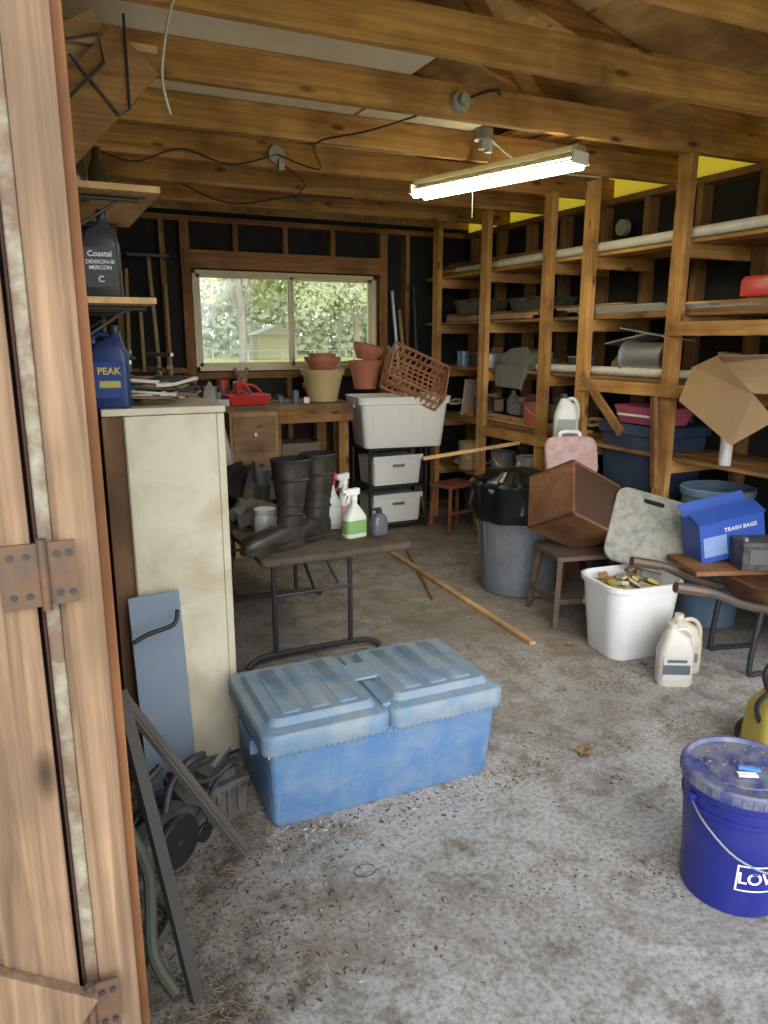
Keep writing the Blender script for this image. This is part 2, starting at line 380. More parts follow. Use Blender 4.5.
# ---------------------------------------------------------------- folding table
TT=mat('grimy_table_top',(.05,.034,.024),.85,dirt=(.13,.10,.075),amt=.8,scale=6,spec=.2)
q=B('folding_table')
q.loft([(.592,.34,.75,.02),(.60,.345,.755,.025),(.618,.345,.755,.025),(.622,.335,.745,.02)],TT)
q.box((0,0,.585),(.60,1.42,.02),DKMET)
for sy in (-1,1):
    y=sy*.42
    q.tube([(-.20,y,.58),(-.20,y,.05)],.013,DKMET); q.tube([(.18,y,.58),(.18,y,.05)],.013,DKMET)
    q.tube([(-.34,y-.02,.012),(-.31,y-.01,.035),(-.22,y,.05),(.2,y,.05),(.30,y-.01,.035),(.33,y-.02,.012)],.014,DKMET,sub=5)
    q.tube([(-.20,y,.34),(.18,y,.34)],.008,DKMET); q.tube([(0,y,.34),(0,y-sy*.36,.58)],.008,DKMET); q.tube([(.12,y,.36),(.02,y-.04*sy,.58)],.007,DKMET)
q.done((1.125,3.58,0))

def boot():
    q=B('rubber_boot'); RB=mat('muddy_black_rubber',(.012,.011,.010),.42,dirt=(.055,.042,.03),amt=.8,scale=12)
    q.loft([(.02,.05,.046,.04,0),(.07,.055,.045,.04,0),(.11,.058,.046,.045,0),(.17,.055,.05,.045,.005),(.25,.066,.06,.05,.008),(.34,.078,.068,.055,.01),(.375,.082,.070,.056,.012),(.382,.086,.074,.06,.012),(.388,.082,.070,.058,.012)],RB,cap=(True,False))
    q.loft([(.387,.080,.068,.056,.012),(.2,.05,.045,.04,.005)],mat('boot_lining',(.01,.01,.01),.9),cap=(False,True))
    T=Matrix.Rotation(-PI/2,4,'Y')
    q.loft([(-.045,.05,.042,.03,.055),(.03,.055,.048,.035,.065),(.09,.044,.047,.03,.054),(.15,.036,.050,.028,.045),(.20,.030,.046,.025,.038),(.225,.015,.028,.014,.030)],RB,M=T)
    q.loft([(0,.145,.049,.046,-.09),(.02,.147,.052,.048,-.09),(.026,.14,.047,.044,-.09)],RB)
    q.loft([(0,.042,.043,.03,.02),(.032,.044,.045,.03,.02)],RB)
    for zz,w_ in ((.15,.058),(.19,.058),(.30,.0735)): q.loft([(zz-.005,w_-.001,w_-.006,.05,.007),(zz,w_+.003,w_-.002,.05,.007),(zz+.005,w_-.001,w_-.006,.05,.007)],RB,cap=(False,False))
    return q
boot().done((.955,2.985,.622),rz=12)
boot().done((1.115,3.08,.622),rz=22)

def spray(name,loc,col,trig,h=.2,rz=0,label=None,w=.045):
    q=B(name); b_=mat(name+'_body_%d'%int(col[0]*99+col[1]*9+col[2]),col,.3)
    q.loft([(0,w*.95,w*.62,.02),(.01,w,w*.66,.025),(h*.55,w,w*.66,.025),(h*.75,w*.6,w*.5,.02),(h*.9,.014,.014,.012),(h,.014,.014,.012)],b_)
    t=mat(name+'_trigger_%d'%int(trig[0]*99+trig[1]*9),trig,.4)
    q.cyl((0,0,h),(0,0,h+.025),.017,t); q.box((-.012,0,h+.04),(.075,.022,.028),t); q.box((-.052,0,h+.045),(.018,.015,.015),t)
    q.box((-.03,0,h+.012),(.009,.014,.05),t,rot=deg(0,22,0))
    if label: q.loft([(h*.12,w*1.015,w*.675,.025),(h*.48,w*1.015,w*.675,.025)],mat(name+'_label_%d'%int(label[1]*99),label,.5),cap=(False,False))
    q.done(loc,rz=rz,bevel=.0015)
spray('spray_bottle',(1.275,3.03,.622),(.60,.66,.54),(.8,.8,.75),.17,10,(.20,.36,.12),.055)
spray('spray_bottle',(1.24,3.22,.622),(.55,.57,.57),(.50,.04,.04),.21,-20,(.7,.7,.68))
spray('spray_bottle',(1.34,3.30,.622),(.62,.62,.58),(.75,.75,.75),.19,30,(.6,.25,.25))
spray('spray_bottle',(1.16,3.30,.622),(.45,.48,.40),(.3,.3,.3),.17,60,(.3,.4,.3))
q=B('soap_pump_bottle'); G=mat('grey_translucent',(.10,.11,.12),.3); q.loft([(0,.038,.028,.02),(.05,.042,.03,.02),(.085,.034,.025,.02),(.1,.014,.014,.013)],G); q.cyl((0,0,.1),(0,0,.115),.015,BLACK); q.box((-.014,0,.12),(.045,.014,.01),BLACK); q.done((1.395,3.02,.622),rz=10)
q=B('plastic_jar'); q.lathe([(.05,0),(.052,.09),(.045,.11),(.048,.115),(.048,.135),(0,.137)],mat('hazy_plastic',(.42,.41,.36),.3)); q.done((.90,3.18,.622))
TARP=mat('dark_tarp',(.03,.03,.033),.6,dirt=(.12,.10,.08))
q=B('crumpled_tarp'); q.loft([(0,.20,.26,.1),(.06,.21,.27,.1),(.13,.16,.2,.1),(.18,.1,.1,.05)],TARP,jit=.5,n=12); q.done((1.12,3.95,.635),rz=10)
q=B('fabric_bundle'); q.loft([(0,.11,.10,.08),(.05,.12,.11,.08),(.09,.08,.07,.05)],mat('grey_fabric',(.16,.14,.12),.95),jit=.5,n=10); q.done((.94,3.48,.628),rz=50)

# ---------------------------------------------------------------- left cabinet with clutter
CREAM=mat('cream_painted_panel',(.60,.56,.42),.6,dirt=(.36,.28,.17),amt=.65,scale=4)
DW=wood('dark_cabinet_wood',(.10,.05,.025),(.20,.11,.055),'Z',20,knots=False)
q=B('storage_cabinet')
q.b2((.255,2.5,0),(.58,2.52,1.26),CREAM); q.b2((.19,2.51,0),(.255,2.55,1.26),DW)
q.b2((.19,2.50,1.262),(.585,3.35,1.285),CREAM); q.b2((.19,3.33,0),(.58,3.35,1.26),DW); q.b2((.19,2.55,0),(.205,3.33,1.26),DW)
for z in (.06,.5,.9): q.b2((.205,2.52,z),(.575,3.33,z+.02),DW)
for x in (.27,.565): q.b2((x-.012,2.494,0),(x+.012,2.502,1.26),CREAM)
q.done(bevel=.003)
q=B('shelf_rack')
for y in (2.3,2.95): q.b2((-.02,y,0),(.02,y+.04,2.40),pined('Z'))
for z in (1.60,1.90): q.b2((-.05,2.28,z),(.35 if z<1.7 else .38,3.0,z+.018),ply('Y'))
for z in (1.595,1.895):
    for y in (2.36,2.9): q.tube([(.02,y,z-.22),(.02,y,z-.005),(.33,y,z-.005)],.007,DKMET); q.tube([(.02,y,z-.18),(.28,y,z-.005)],.005,DKMET)
q.done(bevel=.002)
def oiljug(name,loc,col,lab,rz=0,s=1,cap=(.03,.03,.03),lab2=None):
    q=B(name); k=int(col[0]*99+col[2]*999); b_=mat('%s_shell_%d'%(name,k),col,.4)
    q.loft([(0,.05*s,.028*s,.012),(.01*s,.053*s,.031*s,.015),(.155*s,.053*s,.031*s,.015),(.185*s,.042*s,.027*s,.015),(.205*s,.018*s,.016*s,.012,.02*s),(.22*s,.014*s,.014*s,.012,.02*s)],b_)
    q.cyl((.02*s,0,.218*s),(.02*s,0,.24*s),.017*s,mat('cap_%d'%int(cap[0]*99+cap[2]*9),cap,.4))
    q.tube([(-.035*s,0,.17*s),(-.045*s,0,.20*s),(-.02*s,0,.215*s),(.01*s,0,.205*s)],.009*s,b_,sub=4)
    q.b2((-.042*s,-.0325*s,.03*s),(.042*s,-.030*s,.135*s),mat('label_%d'%int(lab[0]*99+lab[2]*9),lab,.5))
    q.b2((-.030*s,-.034*s,.06*s),(.030*s,-.031*s,.08*s),mat('label_%d'%int(.6*99),(.45,.40,.08),.5))
    return q
TW=mat('print_white',(.75,.75,.75),.6)
q=B('motor_oil_bottle'); OB=mat('charcoal_bottle',(.035,.036,.04),.4)
q.loft([(0,.05,.03,.012),(.01,.053,.033,.015),(.15,.053,.033,.015),(.185,.042,.028,.015),(.205,.018,.016,.012,.01),(.225,.014,.014,.012,.01)],OB)
q.cyl((.01,0,.222),(.01,0,.245),.017,BLACK); q.b2((-.044,-.0345,.03),(.044,-.033,.14),mat('oil_label',(.06,.06,.065),.5))
for t,z,sz in (('Coastal',.122,.022),('DEXRON-III',.10,.015),('MERCON',.084,.015),('C',.052,.024)): q.text(t,sz,TW,lambda x,y,z=z:(x,-.0352,y+z))
q.done((.220,2.40,1.618),rz=-12,bevel=.002)
q=oiljug('antifreeze_jug',(0,0,0),(.015,.035,.13),(.02,.05,.20),0,1.0)
q.text('PEAK',.028,mat('print_yellow',(.6,.5,.08),.6),lambda x,y:(x,-.0335,y+.108))
q.done((.235,2.56,1.286),rz=-14,bevel=.002,sc=1.08)
for x,y in ((.18,2.5),(.25,2.62),(.10,2.45)):
    q=B('glass_bottle'); q.lathe([(.03,0),(.032,.01),(.032,.09),(.013,.13),(.013,.16),(0,.16)],mat('brown_glass',(.05,.035,.015),.15)); q.done((x,y,1.919))
q=B('coiled_extension_cord')
for k in range(14):
    r0=.045+.012*(k%4); pts=[(r0*1.9*math.cos(a*PI/8+k)+R(-.012,.012),r0*math.sin(a*PI/8+k)+R(-.012,.012),.012+.011*(k//2)+R(0,.022)) for a in range(17)]
    q.tube(pts,.006,[mat('brown_cord',(.16,.10,.06),.7),CORD,WCORD][k%3],sub=2,n=6)
q.done((.37,2.64,1.286))
q=B('folded_leather_gloves'); q.loft([(0,.12,.05,.03),(.02,.125,.055,.03),(.055,.11,.04,.03)],mat('worn_leather',(.28,.20,.13),.8),jit=.25,n=8); q.done((.42,2.87,1.286),rz=20)
q=B('hand_tool_pile')
for k in range(14): q.tube([(R(-.14,.14),R(-.2,.2),.01+.012*k),(R(-.14,.14),R(-.2,.2),.012+.012*k)],.008,random.choice([RUST,STEEL,DKMET]))
q.done((.39,3.15,1.286))
q=B('hanging_board_box')
q.beam((.10,2.42,2.02),(.36,2.42,2.30),.02,.16,pined('X')); q.beam((.05,2.46,2.18),(.30,2.46,2.32),.02,.18,ply('X')); q.b2((.0,2.42,2.30),(.42,2.95,2.32),ply('Y')); q.b2((.0,2.44,2.05),(.03,2.9,2.4),pined('Z'))
q.tube([(.33,2.40,2.38),(.33,2.40,2.14),(.30,2.40,2.12),(.18,2.40,2.26)],.004,DKMET)
q.tube([(.12,2.40,2.28),(.26,2.40,2.32),(.27,2.40,2.25),(.15,2.40,2.13)],.004,DKMET)
q.done()

# blue sheet, car battery with charger, iron bars bottom left
q=B('blue_metal_sheet'); q.box((0,0,.34),(.17,.012,.68),mat('faded_blue_paint',(.16,.205,.26),.6,dirt=(.2,.23,.26)),rot=deg(-6,0,0)); q.tube([(-.10,-.06,.56),(-.05,-.06,.58),(.03,-.07,.60),(.05,-.05,.64)],.008,BLACK,sub=4); q.done((.305,2.40,0),rz=8,bevel=.003)
GB=mat('dusty_charger_plastic',(.03,.03,.032),.6,dirt=(.12,.105,.09),amt=.8,scale=14)
q=B('car_battery')
q.loft([(0,.115,.08,.008),(.13,.12,.085,.008),(.132,.125,.09,.01),(.16,.125,.09,.01)],GB,n=2)
for x in (-.09,.09): q.cyl((x,.05,.15),(x,.05,.18),.012,STEEL)
q.tube([(-.09,.05,.18),(-.14,-.02,.23),(-.05,-.10,.21),(.05,-.11,.25),(.1,-.02,.20)],.009,CORD,sub=5)
q.tube([(.09,.05,.18),(.12,-.05,.24),(.02,-.08,.20),(-.08,-.12,.12),(-.2,-.12,.03)],.007,CORD,sub=5)
q.box((.02,-.03,.18),(.12,.08,.035),GB,rot=deg(0,8,15)); q.box((.06,0,.21),(.10,.02,.02),STEEL,rot=deg(0,-20,25))
for k in range(5): q.box((-.08+k*.04,-.088,.09),(.015,.008,.10),GB)
q.done((.385,2.15,0),rz=14,bevel=.003,sc=.9)
q=B('trolley_jack'); q.loft([(.03,.13,.05,.02),(.10,.12,.05,.02),(.14,.06,.03,.02)],GB)
for yy in (-.075,.05): 
    q.lathe([(0,0),(.02,0),(.022,-.004),(.055,-.002),(.075,.0),(.08,.012),(.075,.025),(0,.025)],BLACK,28,M=Matrix.Translation((-.02,yy+.02,.08))@Matrix.Rotation(PI/2,4,'X'))
q.cyl((-.02,-.08,.08),(-.02,.08,.08),.012,STEEL); q.cyl((.10,-.06,.03),(.10,.06,.03),.03,BLACK); q.tube([(0,0,.13),(.05,.02,.2),(.11,0,.25),(.17,0,.24)],.014,DKMET,sub=4); q.tube([(-.05,0,.12),(-.08,0,.25),(-.02,-.02,.31)],.012,DKMET,sub=4); q.done((.235,2.02,0),rz=35,bevel=.003)
q=B('angle_iron_bar'); DG=mat('weathered_angle_iron',(.10,.09,.08),.6,.4,dirt=(.07,.045,.03)); q.beam((.44,1.90,.015),(.13,1.88,.60),.035,.006,DG); q.beam((.44,1.917,.015),(.13,1.897,.60),.006,.035,DG); q.done()
q=B('steel_post'); q.beam((.21,1.46,.015),(.115,1.66,.72),.028,.02,mat('weathered_post',(.055,.05,.045),.6,.3,dirt=(.04,.03,.025))); q.done()
HOSE=mat('hose_green',(.07,.08,.055),.6)
q=B('garden_hose'); q.tube([(.17,1.50,.012),(.13,1.55,.10),(.14,1.62,.26),(.10,1.66,.40),(.11,1.75,.5)],.014,HOSE,sub=6); q.tube([(.09,1.5,.012),(.13,1.62,.02),(.2,1.75,.015),(.16,1.85,.012)],.012,HOSE,sub=6); q.done()

# ---------------------------------------------------------------- back bench
BW=wood('bench_wood',(.17,.10,.05),(.30,.19,.10),'X',20)
q=B('workbench'); q.b2((1.0,5.22,1.0),(2.20,5.84,1.04),BW); q.b2((1.0,5.22,.90),(2.20,5.26,1.0),pined('X'))
for x in (1.02,1.56,2.10): q.b2((x,5.27,0),(x+.08,5.35,1.0),pined('Z')); q.b2((x,5.76,0),(x+.08,5.84,1.0),pined('Z'))
q.b2((1.02,5.28,.35),(2.16,5.81,.38),BW); q.done(bevel=.003)
q=B('wooden_drawer_cabinet'); q.b2((1.18,4.95,.0),(1.52,5.18,1.02),wood('cab_brown',(.28,.16,.08),(.40,.25,.13),'Z',20)); 
for z in (.75,.45,.15): q.b2((1.20,4.94,z),(1.50,4.951,z+.24),BW); q.cyl((1.35,4.94,z+.12),(1.35,4.92,z+.12),.015,STEEL)
q.done(bevel=.004)
for i,(x,y,w_,d_,h_,c_) in enumerate([(1.82,5.5,.3,.3,.35,(.16,.12,.09)),(1.38,5.55,.24,.25,.28,(.08,.09,.11))]):
    q=B('storage_carton'); mm=mat('carton_%d'%i,c_,.8); q.b2((-w_/2,-d_/2,0),(w_/2,d_/2,h_),mm); q.box((-w_/2-.03,0,h_+.01),(.09,d_*.96,.004),mm,rot=deg(0,-25,0)); q.box((w_/2+.03,0,h_+.01),(.09,d_*.96,.004),mm,rot=deg(0,25,0)); q.done((x,y,.381))
def pot(name,r,h,m,rim=.04):
    q=B(name); q.lathe([(r*.66,0),(r*.92,h-rim),(r*1.0,h-rim),(r*1.04,h),(r*.95,h),(r*.84,h-rim),(r*.6,.015),(0,.015)],m); return q
BEI=mat('beige_plastic_pot',(.55,.42,.20),.6)
pot('flower_pot',.165,.24,BEI).done((2.03,5.42,1.041)); pot('flower_pot',.135,.09,TERRA,.03).done((2.03,5.42,1.282)); pot('flower_pot',.10,.10,TERRA,.03).done((2.03,5.42,1.30))
pot('flower_pot',.13,.22,TERRA).done((2.42,5.50,1.12)); pot('flower_pot',.12,.12,TERRA,.05).done((2.43,5.50,1.345),rot=deg(8,10,0)); pot('flower_pot',.11,.12,TERRA).done((2.08,5.70,1.041))
RED=mat('red_plastic',(.62,.04,.03),.4)
q=B('red_tool_tray'); q.loft([(0,.14,.09,.02),(.07,.16,.11,.02),(.072,.145,.095,.02),(.012,.13,.08,.02)],RED,cap=(True,True))
q.tube([(-.13,0,.06),(-.06,0,.13),(.06,0,.13),(.13,0,.06)],.008,RED,sub=4)
for k in range(8): q.tube([(R(-.1,.1),R(-.06,.06),.03),(R(-.13,.13),R(-.08,.08),.16)],.010,random.choice([RED,DKMET,STEEL,RED]))
q.done((1.42,5.40,1.041))
MISC=[(.5,.5,.45),(.22,.22,.24),(.45,.1,.06),(.12,.16,.25),(.45,.32,.16),(.6,.6,.58),(.06,.06,.06)]
CM=[mat('clutter_%d'%i,c_,.6,dirt=(.2,.16,.12)) for i,c_ in enumerate([(.30,.22,.14),(.12,.12,.13),(.45,.42,.36),(.10,.15,.24),(.35,.10,.06),(.06,.06,.06),(.22,.24,.18),(.5,.34,.16)])]
def can(loc,r,h,col,name='paint_can'):
    q=B(name); mm=mat('can_%d'%int(col[0]*99+col[1]*999),col,.4,.2,dirt=(.2,.17,.14),scale=20); q.lathe([(r,0),(r,h*.93),(r*1.05,h*.94),(r*1.05,h),(r*.93,h),(r*.93,h*.95),(0,h*.95)],mm,20)
    q.tube([(-r,0,h*.8),(-r*.8,-r*.7,h*.5),(0,-r*1.15,h*.4),(r*.8,-r*.7,h*.5),(r,0,h*.8)],.003,STEEL,n=5,sub=4); q.done(loc)
for i,(x,y,r,h) in enumerate([(1.20,5.6,.05,.12),(1.10,5.5,.05,.10),(1.33,5.72,.045,.16)]): can((x,y,1.041),r,h,MISC[i%7])
q=B('bench_clutter')
for k in range(46):
    x=R(1.06,1.86); y=R(5.27,5.76); z=1.041; w_=R(.02,.06); h_=R(.02,.09); mm=random.choice(CM+[RED,STEEL,WHITE])
    if 1.22<x<1.62 and y<5.55: y=R(5.58,5.76)
    if k%4==0: q.lathe([(w_*.5,0),(w_*.5,h_),(w_*.3,h_*1.2),(0,h_*1.2)],mm,12,M=Matrix.Translation((x,y,z)))
    elif k%4==1: q.box((x,y,z+h_*.3),(w_*2,w_,h_*.6),mm,rot=(0,0,R(0,3)))
    elif k%4==2: q.tube([(x,y,z+.01),(x+R(-.12,.12),y+R(-.05,.05),z+R(.01,.05)),(x+R(-.15,.15),y+R(-.05,.05),z+.01)],.008,mm,sub=4)
    else: q.box((x,y,z+.006),(.12,.09,.010),mm,rot=(0,0,R(0,3)))
q.done()
FC=mat('brown_cloth',(.28,.20,.13),.9)
q=B('stuffed_toy_dog'); q.loft([(0,.05,.04,.03),(.08,.045,.035,.03),(.10,.025,.02,.02),(.12,.035,.03,.03),(.17,.03,.028,.025),(.185,.01,.01,.01)],FC); q.cyl((-.02,0,.16),(-.04,0,.2),.012,FC); q.cyl((.02,0,.16),(.04,0,.2),.012,FC); q.cyl((0,-.02,.135),(0,-.05,.13),.014,FC); q.done((1.46,5.66,1.041),sc=1.25)
HND=wood('handle_wood',(.32,.21,.10),(.5,.36,.19),'Z',20,knots=False)
for k,(x,x2) in enumerate(((.88,.86),(.60,.70),(.93,.97),(.50,.52),(.74,.78))):
    q=B(['garden_rake','shovel','broom','hoe','wooden_pole'][k]); yb=5.62 if k!=0 else 5.50; q.cyl((x,yb,.02),(x2,5.87,2.1-.1*k),.014,HND)
    if k==0:
        q.box((x2,5.86,2.1),(.3,.02,.02),DKMET)
        for j in range(9): q.cyl((x2-.14+j*.035,5.86,2.1),(x2-.14+j*.035,5.81,2.06),.004,DKMET,n=6)
    if k==1: q.loft([(0,.03,.01,.008),(.06,.09,.012,.01),(.2,.08,.012,.01),(.27,.02,.01,.008)],RUST,M=Matrix.Translation((x,yb,.0)))
    if k==2: q.loft([(0,.05,.03,.02),(.16,.04,.03,.02),(.2,.02,.02,.015)],mat('straw',(.55,.42,.2),.95),M=Matrix.Translation((x,yb,0)))
    if k==3: q.box((x,yb-.04,.03),(.12,.10,.008),RUST,rot=deg(40,0,0))
    q.done()
for k,(a,b_,mm) in enumerate((((2.98,5.62,0),(2.90,5.86,1.75),HND),((2.94,5.68,0),(2.84,5.87,1.9),STEEL),((3.02,5.70,0),(2.97,5.86,1.6),RUST),((3.02,5.56,0),(2.80,5.87,1.45),HND),((3.04,5.64,0),(3.04,5.87,1.95),DKMET))):
    q=B('leaning_pipe'); q.cyl(a,b_,.016,mm); q.done()
q=B('upturned_wheelbarrow_tub'); GT=mat('pale_grey_tub',(.36,.36,.33),.5,dirt=(.2,.17,.13)); 
q.loft([(0,.16,.14,.1),(.20,.25,.22,.12),(.22,.28,.25,.13),(.215,.25,.22,.12),(.02,.15,.13,.1)],GT); q.tube([(.2,.1,.1),(.35,.1,.12),(.45,.1,.02)],.014,BLACK,sub=4); q.done((.80,4.55,.92),rot=deg(40,75,20))
q=B('side_cabinet'); q.b2((.42,3.9,0),(.74,4.9,.68),DW); q.b2((.40,3.88,.68),(.76,4.92,.70),BW)
for y in (4.0,4.45): q.b2((.74,y,.08),(.753,y+.4,.62),DW); q.cyl((.753,y+.2,.4),(.77,y+.2,.4),.012,STEEL)
q.done(bevel=.004)

# ---------------------------------------------------------------- white tote on rack
m,nt,b=newmat('translucent_white_plastic'); b.inputs['Base Color'].default_value=(.92,.91,.86,1); b.inputs['Roughness'].default_value=.35; b.inputs['Transmission Weight'].default_value=.05
CLR=m
q=B('wire_rack')
for x in (-.25,.25):
    for y in (-.17,.17): q.cyl((x,y,0),(x,y,.66),.013,BLACK)
for z in (.03,.34,.65): q.loft([(z,.27,.19,.01),(z+.015,.27,.19,.01)],BLACK,n=1)
q.done((2.60,5.42,0))
q=B('plastic_drawer_unit')
for z in (.05,.36):
    q.loft([(z+.003,.20,.15,.02),(z+.22,.215,.165,.02)],CLR,n=3); q.b2((-.22,-.172,z+.20),(.22,-.16,z+.24),WHITE); q.b2((-.05,-.18,z+.15),(.05,-.165,z+.17),STEEL)
q.done((2.60,5.42,0))
def tote(name,hx,hy,h,m,rim,loc,rz=0,rot=None):
    q=B(name); q.loft([(0,hx*.86,hy*.84,.04),(.01,hx*.88,hy*.86,.05),(h*.85,hx*.97,hy*.97,.05),(h*.86,hx*1.03,hy*1.04,.05),(h*.92,hx*1.03,hy*1.04,.05),(h,hx*1.05,hy*1.06,.05),(h,hx*.98,hy*.98,.05),(h*.8,hx*.93,hy*.93,.05),(.02,hx*.84,hy*.82,.04)],m)
    for sx_ in (-1,1): q.box((sx_*hx*1.04,0,h*.82),(.03,.13,.03),rim)
    for k in range(6): q.box((-hx*.7+k*hx*.28,-hy*.92,h*.45),(.008,.006,h*.6),m,rot=(math.radians(6),0,0))
    return q.done(loc,rz=rz,rot=rot,bevel=.002)
tote('storage_tote',.37,.22,.40,CLR,WHITE,(2.66,5.40,.668),rz=-8)
q=B('plastic_lattice_crate'); CR=mat('terracotta_plastic',(.52,.24,.12),.55)
hx,hy,h=.24,.17,.16
for z in (0,h*.5,h):
    for y in (-hy,hy): q.box((0,y,z),(2*hx,.012,.018),CR)
    for x in (-hx,hx): q.box((x,0,z),(.012,2*hy,.018),CR)
for k in range(11):
    x=-hx+2*hx*k/10
    for y in (-hy,hy): q.box((x,y,h/2),(.012,.012,h),CR)
    q.box((x,0,0),(.010,2*hy,.012),CR)
for k in range(8):
    y=-hy+2*hy*k/7
    for x in (-hx,hx): q.box((x,y,h/2),(.012,.012,h),CR)
    q.box((0,y,0),(2*hx,.010,.012),CR)
q.done((2.73,5.30,1.17),rot=deg(48,24,-14))
q=B('step_stool'); SW=wood('stool_red_brown',(.20,.07,.035),(.32,.13,.07),'Y',20,knots=False)
q.b2((-.16,-.12,.36),(.16,.12,.385),SW)
for x in (-.13,.13):
    for y in (-.09,.09): q.beam((x,y,.36),(x*1.2,y*1.25,.0),.028,.028,SW)
q.b2((-.14,-.1,.14),(.14,-.08,.17),SW); q.done((3.00,5.05,0),rz=15,bevel=.003)
CB=mat('cardboard',(.40,.26,.14),.85,dirt=(.30,.18,.09))

# ---------------------------------------------------------------- right shelving
q=B('wooden_shelving_unit'); P=pine('Z')
posts=(1.55,2.97,3.67,4.06,4.80,5.52)
for y in posts:
    q.b2((3.06,y-.045,0),(3.10,y+.045,2.40),P)
    for z in (.45,.86,1.27,1.62,1.98):
        if z==.45 and y<2.9: continue
        q.b2((3.10,y-.04,z-.07),(XR-.002,y-.005,z-.001),pine('X'))
for z in (.45,.86,1.27,1.62,1.98):
    for k in range(3):
        ya=1.3 if z>.5 else 2.93
        q.b2((3.11+k*.148,ya+R(0,.1),z),(3.11+k*.148+.135,5.85-R(0,.1),z+.02),(pined,pine)[(k+int(z*10))%2]('Y'))
for (ya,yb,z) in ((2.97,3.67,1.30),(1.6,2.97,1.62),(3.67,4.8,.90),(1.6,2.97,1.30)): q.b2((3.045,ya,z-.10),(3.062,yb,z-.03),pine('Y'))
q.done(bevel=.002)
PVC=mat('pvc_pipe',(.66,.62,.55),.4)
q=B('pvc_pipe'); q.cyl((3.13,1.4,2.032),(3.13,4.7,2.032),.028,PVC); q.cyl((3.20,1.4,2.035),(3.2,5.4,2.035),.03,PVC); q.done()
q=B('pvc_pipe'); q.cyl((3.14,1.5,1.318),(3.14,4.2,1.318),.026,PVC); q.done()
q=B('lumber_stack')
for z in (2.0,1.64):
    for k in range(6):
        y0=1.5+R(0,.8); y1=y0+R(1.2,2.6); x=3.24+.05*k; 
        q.b2((x,y0,z+.002),(x+.045,y1,z+.025+.02*(k%3)),random.choice([ply('Y'),pine('Y'),mat('grey_trim',(.28,.27,.25),.7)]))
for k in range(5): q.b2((3.115,2.2+.3*k,1.642+.014*k),(3.20,3.7+.1*k,1.654+.014*k),random.choice([mat('grey_trim',(.28,.27,.25),.7),pined('Y')]))
for k in range(4): q.beam((3.12+.03*k,4.15,1.99+.03*k),(3.2+.05*k,5.8,2.03+.03*k),.03,.02,random.choice([ply('X'),pined('X')]))
for k in range(3): q.beam((3.12+.04*k,3.72,.885+.02*k),(3.15+.05*k,5.3,.895+.02*k),.06,.018,random.choice([ply('X'),pined('X')]))
for k in range(3): q.beam((3.12+.05*k,4.3,1.655+.02*k),(3.3,5.7,1.66+.02*k),.05,.018,random.choice([ply('X'),pined('X')]))
q.done()
q=B('red_toolbox'); q.loft([(0,.08,.17,.01),(.07,.08,.17,.01),(.09,.07,.16,.01)],RED,n=2); q.b2((-.082,-.03,.05),(-.08,.03,.075),STEEL); q.done((3.16,2.42,1.70),bevel=.003)
GRY=mat('grey_blanket',(.15,.15,.13),.95,dirt=(.24,.22,.18))
q=B('folded_blanket'); q.loft([(0,.10,.17,.05),(.05,.11,.19,.06),(.10,.10,.18,.06),(.14,.07,.12,.05)],GRY,jit=.25,n=8); q.loft([(-.12,.01,.17,.008,-.145),(-.06,.012,.18,.008,-.135),(.03,.03,.18,.02,-.11)],GRY,jit=.2,n=8); q.done((3.24,4.48,1.292))
def oval_jug(name,loc,col,h=.27,rz=0,lab=(.75,.75,.72),cap=(.7,.7,.7),w=.075,band=None):
    q=B(name); b_=mat('jugbody_%d'%int(col[0]*999+col[2]*99),col,.35)
    q.loft([(0,w*.92,w*.55,.03),(.012,w,w*.6,.035),(h*.58,w,w*.6,.035),(h*.8,w*.72,w*.5,.03),(h*.9,w*.36,w*.34,.02,-w*.2),(h*.94,.018,.018,.016,-w*.25)],b_)
    q.cyl((-w*.25,0,h*.93),(-w*.25,0,h*1.02),.021,mat('jugcap_%d'%int(cap[0]*99),cap,.4))
    q.tube([(-w*.1,0,h*.9),(w*.5,0,h*.92),(w*.88,0,h*.78),(w*.95,0,h*.52)],.011,b_,sub=5)
    q.b2((-w*.8,-w*.62,h*.12),(w*.7,-w*.6,h*.52),mat('juglabel_%d'%int(lab[0]*99+lab[2]*999),lab,.5))
    if band: q.b2((-w*.8,-w*.64,h*.22),(w*.7,-w*.61,h*.38),mat('juglabel_%d'%int(band[0]*99+band[2]*999),band,.5)); q.b2((-w*.6,-w*.64,h*.42),(w*.5,-w*.61,h*.47),mat('juglabel_%d'%int(band[0]*99+band[2]*999),band,.5))
    return q.done(loc,rz=rz,bevel=.002)
for i,(y,z,r,h) in enumerate([(4.92,1.29,.05,.10),(5.3,1.29,.05,.12),(5.0,.88,.08,.18),(4.3,.92,.08,.15),(4.4,.47,.09,.2),(4.7,.47,.09,.2),(5.15,.47,.1,.22),(3.85,.47,.1,.24),(4.1,.47,.1,.18)]):
    can((3.20+R(0,.04),y,z+.001),r,h,MISC[(i*3)%7],'paint_can' if r>.055 else 'tin_can')
for i,(y,z,dy,h,c_) in enumerate([(5.0,.0,.4,.3,(.06,.07,.09)),(4.35,.0,.45,.32,(.2,.17,.13)),(3.75,.0,.30,.3,(.04,.04,.045)),(5.25,1.655,.35,.11,(.07,.05,.04)),(4.45,1.655,.4,.09,(.05,.05,.05))]):
    q=B('storage_bin'); mm=mat('bin_%d'%i,c_,.6,dirt=(.2,.17,.13)); q.loft([(0,.13,dy*.46,.02),(h*.85,.15,dy*.5,.02),(h*.86,.16,dy*.52,.02),(h,.155,dy*.51,.02)],mm,n=3); q.box((-.165,0,h*.8),(.012,.1,min(.03,h*.3)),mm); q.done((3.33,y,z+.001 if z<1 else 1.70),bevel=.002)
